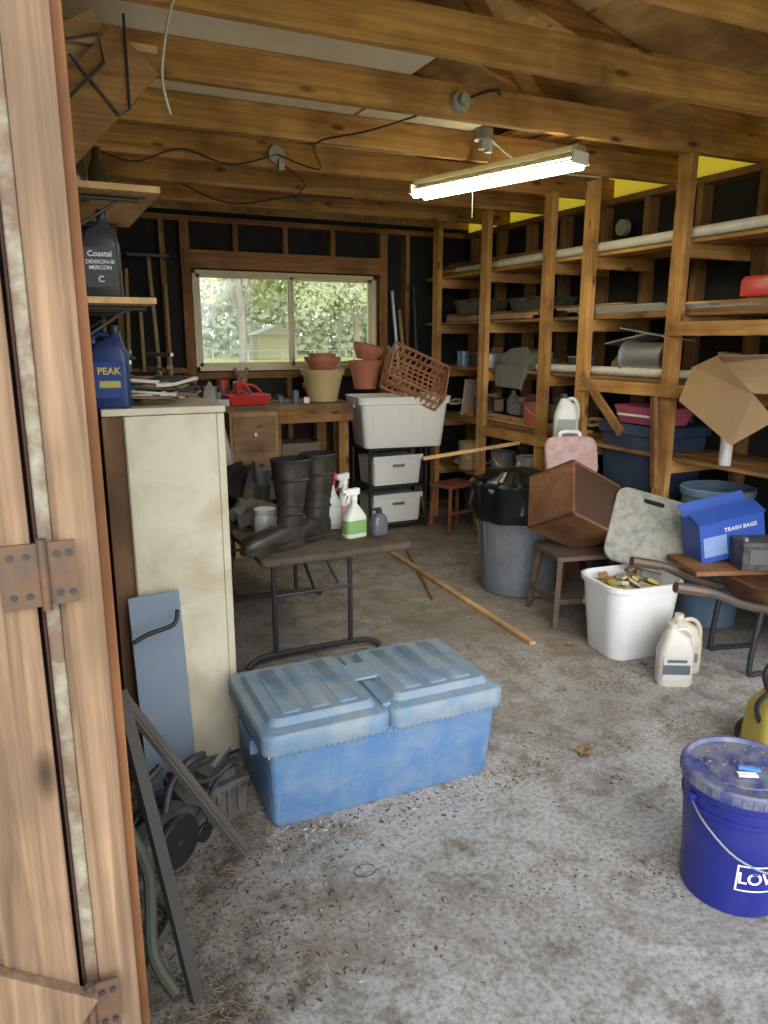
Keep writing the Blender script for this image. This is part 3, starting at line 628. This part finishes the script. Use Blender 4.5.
# mixed odds and ends along the back of the shelves: one mass
q=B('shelf_clutter')
for z,ys in ((1.29,(3.75,5.5)),(.94,(3.7,5.5)),(.47,(3.8,5.5)),(2.0,(4.9,5.6)),(1.29,(2.0,2.9))):
    y=ys[0]
    while y<ys[1]:
        w_=R(.05,.15); h_=R(.05,.20); x=R(3.36,3.44); k=random.random(); mm=random.choice(CM)
        if k<.12: q.lathe([(w_*.4,0),(w_*.4,h_*.6),(w_*.34,h_*.72),(w_*.16,h_*.85),(w_*.16,h_),(0,h_)],mm,14,M=Matrix.Translation((x,y,z+.001)))
        elif k<.35: q.lathe([(w_*.5,0),(w_*.5,h_*.5),(w_*.53,h_*.52),(w_*.53,h_*.56),(0,h_*.56)],mm,16,M=Matrix.Translation((x,y,z+.001)))
        elif k<.75:
            q.box((x,y,z+.001+h_*.3),(w_*1.2,w_*1.3,h_*.6),mm,rot=(0,0,R(-.4,.4))); q.box((x,y,z+.003+h_*.6),(w_*1.25,w_*1.35,.008),random.choice(CM),rot=(0,0,R(-.1,.1)))
            if k<.6: q.box((x+R(-.02,.02),y,z+h_*.6+.03),(w_*.8,w_,.04),random.choice(CM),rot=(R(-.2,.2),0,R(-.6,.6)))
        else: q.tube([(x,y,z+.03),(x-.12,y+.08,z+.06),(x-.2,y+.02,z+.03),(x-.12,y-.07,z+.05),(x,y-.03,z+.09)],.012,mm,sub=4)
        y+=w_+R(.0,.14)
q.done()
q=B('leaning_board'); q.box((3.30,5.25,1.04),(.3,.02,.30),mat('pale_sheet',(.4,.34,.26),.8),rot=deg(8,0,20)); q.done()
q=B('stovepipe'); q.cyl((3.20,3.10,1.40),(3.20,3.40,1.40),.085,STEEL,n=28); q.cyl((3.20,3.105,1.40),(3.20,3.095,1.40),.07,DKMET); q.loft([(.29,.10,.10,.09),(.30,.10,.10,.09)],STEEL,M=Matrix.Translation((3.2,3.1,1.4))@Matrix.Rotation(-PI/2,4,'X')); q.done()
q=B('folded_sheeting'); q.box((3.27,3.28,1.53),(.2,.4,.008),mat('grey_sheet',(.26,.26,.26),.6),rot=deg(8,6,0)); q.box((3.27,3.42,1.50),(.2,.35,.008),mat('grey_sheet',(.26,.26,.26),.6),rot=deg(-10,4,0)); q.done()
q=B('wood_offcut'); q.beam((3.03,3.62,1.30),(3.03,3.25,.98),.02,.05,pined('X')); q.done()
q=B('wood_offcut'); q.beam((3.03,3.02,1.20),(3.0,2.94,.72),.02,.05,pined('X')); q.done()
q=B('cardboard_sheet'); CI=mat('cardboard_inner',(.46,.32,.18),.85)
q.raw([(3.12,2.86,1.36),(3.06,2.66,1.42),(2.92,2.32,1.26),(2.90,2.18,1.16),(2.86,2.36,1.03),(2.94,2.76,1.20)],[(0,1,2,5),(2,3,4,5)],CB)
q.raw([(3.125,2.86,1.362),(3.065,2.66,1.424),(3.2,2.3,1.44),(3.2,2.2,1.36),(2.92,2.18,1.27),(2.925,2.32,1.264)],[(0,1,2,3),(0,3,4,5)],CI)
o=q.done(); sm=o.modifiers.new('s','SOLIDIFY'); sm.thickness=.005
DB=mat('dark_blue_plastic',(.035,.06,.115),.45,dirt=(.10,.13,.17))
tote('storage_tote',.26,.20,.42,DB,DB,(3.325,3.30,.60),rz=90)
q=B('wooden_crate'); q.b2((3.12,3.04,.471),(3.52,3.56,.598),CB); q.done()
PK=mat('pink_plastic',(.62,.13,.21),.45)
q=B('pink_plastic_basket'); q.loft([(0,.10,.17,.02),(.09,.125,.20,.03),(.10,.13,.205,.03),(.095,.115,.19,.03),(.01,.09,.16,.02)],PK); q.box((-.128,0,.05),(.005,.3,.012),WHITE); q.done((3.26,3.25,1.025))

# ---------------------------------------------------------------- trash can with bag
GC=mat('grey_trash_can',(.13,.15,.175),.55,dirt=(.25,.25,.24),amt=.6)
q=B('trash_can')
q.lathe([(.205,0),(.215,.01),(.262,.60),(.275,.605),(.28,.63),(.268,.635),(.20,.02),(0,.02)],GC,40)
for k in range(16):
    a=2*PI*k/16; q.beam((.213*math.cos(a),.213*math.sin(a),.05),(.254*math.cos(a),.254*math.sin(a),.50),.012,.010,GC)
BAG=mat('black_bin_bag',(.010,.010,.011),.28)
q.lathe([(.264,.44),(.280,.50),(.283,.58),(.288,.645),(.27,.66),(.22,.60),(.12,.52),(0,.50)],BAG,90,jit=.14)
q.lathe([(.22,.58),(.19,.66),(.12,.71),(.0,.72)],BAG,60,M=Matrix.Translation((-.03,.02,0)),jit=.6)
q.done((2.62,3.62,0),sc=1.04)
q=B('waste_basket'); q.loft([(0,.165,.135,.07),(.01,.172,.142,.08),(.36,.205,.175,.10),(.362,.215,.185,.10),(.385,.217,.187,.10),(.388,.205,.175,.10),(.36,.20,.17,.10),(.03,.165,.135,.07)],WHITE,n=8)
q.loft([(.26,.18,.15,.08),(.33,.15,.13,.08),(.36,.07,.06,.04)],mat('rubbish',(.35,.28,.2),.9,dirt=(.1,.1,.1)),jit=.6,n=8)
for k in range(14): q.box((R(-.13,.13),R(-.1,.1),.37+R(-.02,.02)),(R(.03,.08),R(.03,.06),R(.01,.02)),mat('scrap_%d'%k,random.choice([(.5,.45,.35),(.35,.2,.07),(.12,.16,.08),(.4,.33,.04),(.25,.2,.16),(.4,.06,.04)]),.7),rot=(R(-.5,.5),R(-.5,.5),R(0,3)))
q.done((2.565,2.61,0),rz=-6,sc=.97)
q=B('wooden_stool'); OW=wood('old_grey_wood',(.10,.065,.042),(.19,.13,.09),'X',20,knots=False)
q.b2((-.18,-.15,.36),(.18,.15,.385),OW)
for x in (-.15,.15):
    for y in (-.12,.12): q.beam((x,y,.37),(x*1.25,y*1.45,0),.028,.028,OW)
q.beam((-.18,-.15,.14),(-.18,.15,.14),.02,.03,OW); q.beam((-.18,-.15,.14),(.18,-.15,.14),.02,.03,OW)
q.done((2.62,3.09,0),rz=-12,bevel=.002)
q=B('wooden_speaker_box'); BX=wood('walnut_veneer',(.15,.065,.03),(.26,.13,.06),'X',14,knots=False)
hx,hy,hz=.20,.15,.155
q.b2((-hx,-hy,-hz),(hx,hy,-hz+.018),BX);q.b2((-hx,-hy,hz-.018),(hx,hy,hz),BX);q.b2((-hx,-hy,-hz),(-hx+.018,hy,hz),BX);q.b2((hx-.018,-hy,-hz),(hx,hy,hz),BX)
q.b2((-hx+.018,hy-.03,-hz+.018),(hx-.018,hy-.015,hz-.018),BX)
q.b2((-hx+.018,-hy+.008,-hz+.018),(hx-.018,-hy+.02,hz-.018),mat('dark_panel',(.07,.032,.02),.7))
q.done((2.57,3.06,.63),rot=deg(-28,26,4),bevel=.003)
q=B('childs_booster_tray'); PG=mat('faded_pink_print',(.48,.42,.40),.5,dirt=(.48,.2,.2),amt=.8,scale=26)
q.loft([(-.02,.15,.115,.05),(-.012,.158,.122,.06),(.012,.158,.122,.06),(.02,.15,.115,.05)],PG,n=8)
q.tube([(-.06,.11,0),(-.05,.15,0),(.05,.15,0),(.06,.11,0)],.012,WHITE,sub=5)
q.done((2.87,3.48,.82),rot=deg(70,0,-20))
q=B('narrow_wood_cabinet'); q.b2((2.90,3.56,0),(3.04,3.74,.87),DW); 
for z in (.08,.48): q.b2((2.893,3.58,z),(2.90,3.72,z+.34),BW); q.cyl((2.893,3.60,z+.17),(2.88,3.60,z+.17),.01,STEEL)
q.done()
oval_jug('cleaner_jug',(2.955,3.65,.872),(.66,.67,.64),.30,-28,(.3,.3,.3),(.05,.05,.05),.075)
q=B('cutting_board'); LD=mat('mottled_grey_green',(.15,.175,.165),.6,dirt=(.36,.35,.30),amt=.95,scale=22)
q.loft([(-.012,.19,.225,.06),(-.007,.195,.23,.065),(.007,.195,.23,.065),(.012,.19,.225,.06)],LD,n=8); q.loft([(.0125,.055,.014,.013,0,.17),(.0135,.055,.014,.013,0,.17)],BLACK)
q.done((2.82,2.78,.535),rot=deg(44,14,-40))
BG=mat('blue_grey_bin',(.12,.20,.29),.5,dirt=(.25,.30,.33))
q=B('utility_bin'); q.lathe([(.15,0),(.155,.01),(.172,.70),(.185,.705),(.19,.74),(.178,.745),(.145,.03),(0,.03)],BG,36); q.done((3.24,2.73,0))
# wheelbarrow
q=B('wheelbarrow'); WM=mat('grey_worn_steel',(.14,.135,.13),.5,.5,dirt=(.22,.11,.06),amt=.7); RT=mat('rusty_brown_tray',(.13,.06,.03),.7,.2,dirt=(.26,.12,.06),amt=.8,scale=14)
q.loft([(.27,.14,.12,.05,.0),(.29,.17,.14,.06,0),(.42,.25,.22,.08,.0),(.43,.265,.235,.09,.0),(.425,.24,.21,.08,.0),(.31,.16,.13,.06)],RT,n=6)
for y in (-.15,.15):
    q.tube([(-.62,y*1.3,.46),(-.48,y*1.3,.43),(-.25,y*1.1,.34),(.2,y*.6,.25),(.32,y*.35,.2)],.019,WM,sub=5)
    q.tube([(-.66,y*1.3,.468),(-.52,y*1.3,.44)],.024,WM)
    q.tube([(-.20,y,.33),(-.23,y,.03),(-.17,y,.012),(-.02,y,.012),(.02,y,.05),(.07,y,.30)],.013,DKMET,sub=4)
q.lathe([(.0,-.03),(.06,-.03),(.10,-.035),(.125,-.02),(.13,0),(.125,.02),(.10,.035),(.06,.03),(0,.03)],BLACK,28,M=Matrix.Translation((.30,0,.131))@Matrix.Rotation(PI/2,4,'X'))
q.done((3.10,2.20,0),rz=-16)
q=B('wood_plank'); HW=wood('barrow_plank',(.18,.08,.035),(.32,.155,.07),'X',20,knots=False); q.b2((-.33,-.15,0),(.33,.15,.022),HW); q.done((3.05,2.36,.436),rz=-20,bevel=.002)
q=B('blue_carton'); BB=mat('blue_carton_print',(.03,.09,.42),.5); q.b2((-.16,-.09,-.10),(.16,.09,.10),BB)
q.b2((-.145,-.0915,-.07),(-.03,-.09,.03),mat('print_pale',(.25,.35,.65),.5)); 
for t,x,z,sz in (('TRASH BAGS',.04,.05,.028),('strong',.05,-.02,.045)): q.text(t,sz,TW,lambda a,b_,x=x,z=z:(a+x,-.092,b_+z))
q.box((0,-.05,.118),(.33,.10,.004),BB,rot=deg(16,0,0)); q.box((0,.08,.125),(.33,.07,.004),BB,rot=deg(50,0,0)); q.done((2.985,2.46,.585),rot=deg(4,-12,-20),bevel=.002)
q=B('car_battery'); q.loft([(0,.09,.07,.008),(.11,.093,.073,.008),(.112,.098,.078,.01),(.135,.098,.078,.01)],GB,n=2); q.b2((-.06,-.076,.03),(.06,-.074,.1),mat('battery_label',(.12,.12,.12),.5))
for x in (-.07,.07): q.cyl((x,-.04,.13),(x,-.04,.15),.012,STEEL)
q.done((3.00,2.28,.459),rz=-26,bevel=.003)
q=B('spray_can'); q.lathe([(.03,0),(.031,.15),(.02,.165),(.018,.19),(0,.19)],mat('can_red_white',(.6,.6,.6),.4,dirt=(.5,.1,.1),scale=20)); q.done((3.14,2.62,.881)) 
oval_jug('weedkiller_jug',(2.61,2.31,0),(.55,.48,.38),.27,-28,(.45,.42,.36),(.7,.68,.6),.085,(.16,.14,.12))
oval_jug('weedkiller_jug',(2.475,2.22,0),(.62,.58,.52),.28,-28,(.55,.55,.52),(.6,.58,.52),.078,(.10,.12,.14))
# blue bucket
BU=mat('glossy_royal_blue',(.014,.02,.20),.35,dirt=(.05,.06,.20),amt=.4)
BU2=mat('blue_lid',(.012,.03,.20),.4,dirt=(.22,.22,.24),amt=.85,scale=14)
q=B('plastic_bucket')
q.lathe([(.128,0),(.132,.004),(.146,.27),(.152,.275),(.152,.285),(.147,.287),(.148,.315),(.154,.32),(.155,.35)],BU,56)
q.lathe([(.158,.338),(.160,.345),(.160,.368),(.155,.373),(.147,.373),(.142,.362),(.10,.362),(.098,.365),(.0,.365)],BU2,56)
for k in range(40):
    a=2*PI*k/40; q.box((.159*math.cos(a),.159*math.sin(a),.352),(.006,.006,.022),BU2,rot=(0,0,a))
def bend(x,z,r=.1425): 
    a=x/r; return (r*math.sin(a),-r*math.cos(a),z)
def curved_panel(x0,x1,z0,z1,r,m,n=14):
    vs=[];fs=[]
    for i in range(n+1):
        x=x0+(x1-x0)*i/n
        vs+= [bend(x,z0,r+(z0-.13)*.052),bend(x,z1,r+(z1-.13)*.052)]
        if i: fs.append((2*i-2,2*i,2*i+1,2*i-1))
    q.raw(vs,fs,m)
curved_panel(-.085,.085,.085,.165,.1400,TW); curved_panel(-.080,.080,.090,.160,.1405,BU)
q.text("LOWE'S",.047,TW,lambda x,y:bend(x,y+.125,.1412))
q.tube([(-.155,0,.30),(-.15,-.06,.26),(-.10,-.135,.20),(0,-.172,.165),(.10,-.135,.20),(.15,-.06,.26),(.155,0,.30)],.003,STEEL,n=6,sub=5)
for s_ in (-1,1): q.cyl((s_*.145,0,.30),(s_*.163,0,.30),.016,BU)
q.box((.0,-.02,.375),(.055,.012,.008),mat('light_blue_pull',(.1,.3,.7),.4),rot=(0,0,-.5)); q.box((-.02,-.04,.372),(.05,.02,.005),WHITE,rot=(0,0,-.3))
for k in range(60): a=R(0,6.28); r_=R(.0,.14); q.box((r_*math.cos(a),r_*math.sin(a),.368),(R(.003,.012),.002,.002),CM[0] if k%2 else CM[7],rot=(0,0,R(0,3)))
q.done((1.655,1.215,0),rz=-14,sc=1.0)
YL=mat('yellow_plastic',(.50,.38,.07),.45,dirt=(.30,.24,.10))
q=B('pressure_washer'); q.loft([(0,.11,.09,.04),(.05,.12,.10,.05),(.20,.11,.09,.05),(.26,.07,.06,.04)],YL); q.loft([(.255,.05,.05,.03),(.32,.045,.04,.03),(.36,.02,.02,.015)],BLACK)
q.cyl((-.06,-.11,.06),(-.06,.11,.06),.055,BLACK); q.tube([(-.05,0,.24),(-.09,0,.34),(-.02,0,.42),(.05,0,.38),(.06,0,.26)],.013,BLACK,sub=5); q.tube([(-.1,-.02,.15),(-.14,-.05,.25),(-.06,-.06,.33)],.009,BLACK,sub=5)
q.done((2.36,1.60,0),rz=-20)

# ---------------------------------------------------------------- floor sticks / debris / leaves
q=B('wooden_stick'); q.beam((2.23,4.72,.012),(2.16,2.83,.012),.035,.018,ply('X')); q.done()
q=B('wooden_stick'); q.beam((2.35,4.6,.01),(2.02,3.6,.01),.018,.014,pined('X')); q.done()
q=B('broom_handle'); q.beam((2.28,4.25,.74),(3.04,4.25,.80),.028,.02,ply('X')); q.done()
LF=mat('dry_leaf_brown',(.26,.15,.07),.9)
def leaf(x,y,s,a):
    q=B('dry_leaf'); pts=[]
    for k in range(14):
        t=2*PI*k/14; r_=s*(1 if k%2 else .55)*(1+.2*math.cos(t)); pts.append((r_*math.cos(t),r_*.8*math.sin(t),.006+.010*abs(math.sin(t*2))))
    q.raw([(0,0,.004)]+pts,[(0,1+k,1+(k+1)%14) for k in range(14)],LF); q.tube([(s,0,.006),(s*1.7,s*.2,.012)],.0012,LF,n=4); q.done((x,y,0),rz=a)
leaf(1.72,1.92,.045,40); leaf(2.32,2.75,.03,10); leaf(2.5,2.42,.025,100); leaf(2.7,1.95,.03,60); leaf(1.55,2.75,.02,60)
q=B('floor_debris'); DM=[mat('debris_brown',(.075,.048,.028),.95),mat('debris_tan',(.26,.19,.11),.95),mat('debris_pale',(.5,.47,.40),.9)]
def bit(x,y,s,m):
    a=R(0,6.28); l=s*R(1,3.0); q.box((x,y,s*.35),(l,s*.7,s*.5),m,rot=(0,R(-.15,.15),a))
for k in range(24000):
    t=random.random(); s_=R(.0008,.0028) if random.random()<.85 else R(.003,.006)
    if t<.28: x=abs(random.gauss(0,.28))+.10; y=R(1.35,2.5); mm=random.choice([DM[0],DM[0],DM[1]])
    elif t<.36: x=R(.5,1.6); y=random.gauss(1.93,.06); mm=random.choice(DM)
    else:
        x=R(.2,3.0); y=R(1.33,4.6); mm=random.choice([DM[0],DM[0],DM[1],DM[1],DM[2]])
        if noise.noise(Vector((x*2.2,y*2.2,3)))+.5*noise.noise(Vector((x*7,y*7,1)))<R(-.15,.35): continue
    bit(x,y,s_,mm)
for k in range(1500): x,y,sp=random.choice([(2.1,1.45,.12),(1.5,1.33,.08),(.4,1.6,.1),(2.3,2.35,.1),(1.1,1.45,.15),(1.9,2.75,.12),(1.65,2.0,.12),(2.2,1.9,.10)]); bit(x+random.gauss(0,sp),y+random.gauss(0,sp*.6),R(.0012,.004),random.choice(DM[:2]))
for k in range(700):
    x,y=(abs(random.gauss(0,.2))+.1,R(1.35,2.4)) if k%3 else (R(.3,2.6),R(1.35,3.4)); a=R(0,6.28); l=R(.02,.06); q.tube([(x,y,.003),(x+l*math.cos(a)*.5,y+l*math.sin(a)*.5,.006),(x+l*math.cos(a+.3),y+l*math.sin(a+.3),.003)],.0009,DM[1],n=4)
q.done()
q=B('wire_loop'); q.tube([(.03*math.cos(a*.6)*(1+.1*a/6),.025*math.sin(a*.6),.003) for a in range(11)],.0012,DKMET,sub=3,n=5); q.done((.74,1.70,0))

# ---------------------------------------------------------------- shop light, wiring
m,nt,b=newmat('fluorescent_tube'); b.inputs['Emission Color'].default_value=(1,.94,.62,1); b.inputs['Emission Strength'].default_value=22; b.inputs['Base Color'].default_value=(1,1,1,1)
ENAM=mat('white_enamel',(.80,.78,.66),.4)
q=B('shop_light')
L=.525
for sx_ in (-1,1):
    q.raw([(0,-L,.05),(0,L,.05),(sx_*.07,L,.0),(sx_*.07,-L,.0),(0,-L,.054),(0,L,.054),(sx_*.075,L,.0),(sx_*.075,-L,.0)],[(0,1,2,3),(4,5,6,7),(2,3,7,6)],ENAM)
q.b2((-.035,-L,.05),(.035,L,.075),mat('fixture_top',(.35,.28,.16),.5))
for y in (-L,L-.01): q.b2((-.06,y,-.005),(.06,y+.012,.05),ENAM)
for x in (-.04,.04): q.cyl((x,-L+.02,.0),(x,L-.02,.0),.022,m)
for y in (-.4,.4): q.tube([(0,y,.075),(0,y+.03,.12)],.002,STEEL,n=5)
q.tube([(.0,.12,.02),(.0,.12,-.16)],.0015,WCORD,n=5)
q.done((2.195,3.40,2.28),rz=17)
JB=mat('junction_white',(.42,.39,.33),.5)
q=B('lamp_holder'); q.cyl((0,0,0),(0,-.03,0),.045,JB,.04); q.cyl((0,-.03,0),(0,-.06,0),.022,JB); q.done((1.72,2.928,2.46))
q=B('lamp_holder'); q.cyl((0,0,.05),(0,0,0),.045,STEEL); q.cyl((0,0,0),(0,0,-.04),.022,JB); q.cyl((.03,0,.0),(.03,0,-.05),.02,JB); q.done((2.05,3.25,2.42))
q=B('lamp_holder'); q.cyl((0,0,0),(0,-.03,0),.045,JB); q.box((.02,-.03,-.05),(.03,.03,.05),JB); q.done((1.30,4.128,2.46))
q=B('electrical_cable')
q.tube([(1.72,2.90,2.46),(1.9,2.90,2.52),(2.05,3.20,2.47)],.006,CORD,sub=6); q.tube([(2.05,3.25,2.40),(2.12,3.3,2.38),(2.18,3.4,2.36)],.004,CORD,sub=5)
q.tube([(1.30,4.10,2.46),(1.05,4.11,2.39),(.8,4.11,2.44),(.55,4.11,2.36),(.3,4.11,2.44)],.004,CORD,sub=6)
q.tube([(1.30,4.10,2.43),(1.45,4.1,2.33),(1.4,4.1,2.25),(1.5,4.1,2.22)],.004,CORD,sub=6)
q.tube([(1.72,2.90,2.46),(1.45,3.2,2.39),(1.3,3.5,2.385),(1.5,4.0,2.385),(1.3,4.1,2.46)],.004,CORD,sub=6)
q.tube([(2.05,3.25,2.45),(2.5,3.50,2.39),(3.0,3.52,2.385)],.005,WCORD,sub=6)
q.tube([(.9,4.7,2.39),(1.2,4.7,2.30),(1.6,4.7,2.37),(2.0,4.72,2.39)],.005,CORD,sub=6)
q.done()
q=B('hanging_rope'); q.tube([(.56,2.31,2.75),(.52,2.31,2.52),(.45,2.31,2.40),(.41,2.31,2.22),(.43,2.33,2.12)],.004,WCORD,sub=6); q.done()
q=B('electrical_box'); q.cyl((3.55,3.9,2.2),(3.51,3.9,2.2),.05,JB); q.done()

# ---------------------------------------------------------------- lighting
w=D.worlds.new('World'); C.scene.world=w; w.use_nodes=True; nt=w.node_tree; bg=nt.nodes['Background']
sk=nt.nodes.new('ShaderNodeTexSky'); sk.sky_type='HOSEK_WILKIE'; sk.turbidity=4; sk.sun_direction=(.6,.3,.6); 
mxn=nt.nodes.new('ShaderNodeMix'); mxn.data_type='RGBA'; mxn.inputs[0].default_value=.7; nt.links.new(sk.outputs[0],mxn.inputs[6]); mxn.inputs[7].default_value=(.88,.93,1,1)
nt.links.new(mxn.outputs[2],bg.inputs[0]); bg.inputs[1].default_value=2.2
def sun(name,d,st,ang,col):
    l=D.lights.new(name,'SUN'); l.energy=st; l.angle=math.radians(ang); l.color=col; o=D.objects.new(name,l); C.collection.objects.link(o)
    o.rotation_euler=Vector(d).to_track_quat('-Z','Y').to_euler(); o.location=(0,-5,6)
sun('sun_light',(-.75,-.10,-.62),3.5,1,(1,.93,.82))
sun('added_front_fill',(.25,1,-.40),3.6,65,(1,.985,.96))  # added second sun, wide and soft, brightens the interior through the front opening

# ---------------------------------------------------------------- camera
cd=D.cameras.new('camera'); co=D.objects.new('camera',cd); C.collection.objects.link(co); C.scene.camera=co
cd.sensor_fit='VERTICAL'; cd.sensor_height=36; cd.lens=36*740/1024; cd.clip_start=.05
co.location=(0,0,1.5); co.rotation_euler=(math.radians(90-13.1),0,math.radians(-25.2))
C.scene.view_settings.view_transform='Standard'
C.scene.view_settings.exposure=0.12
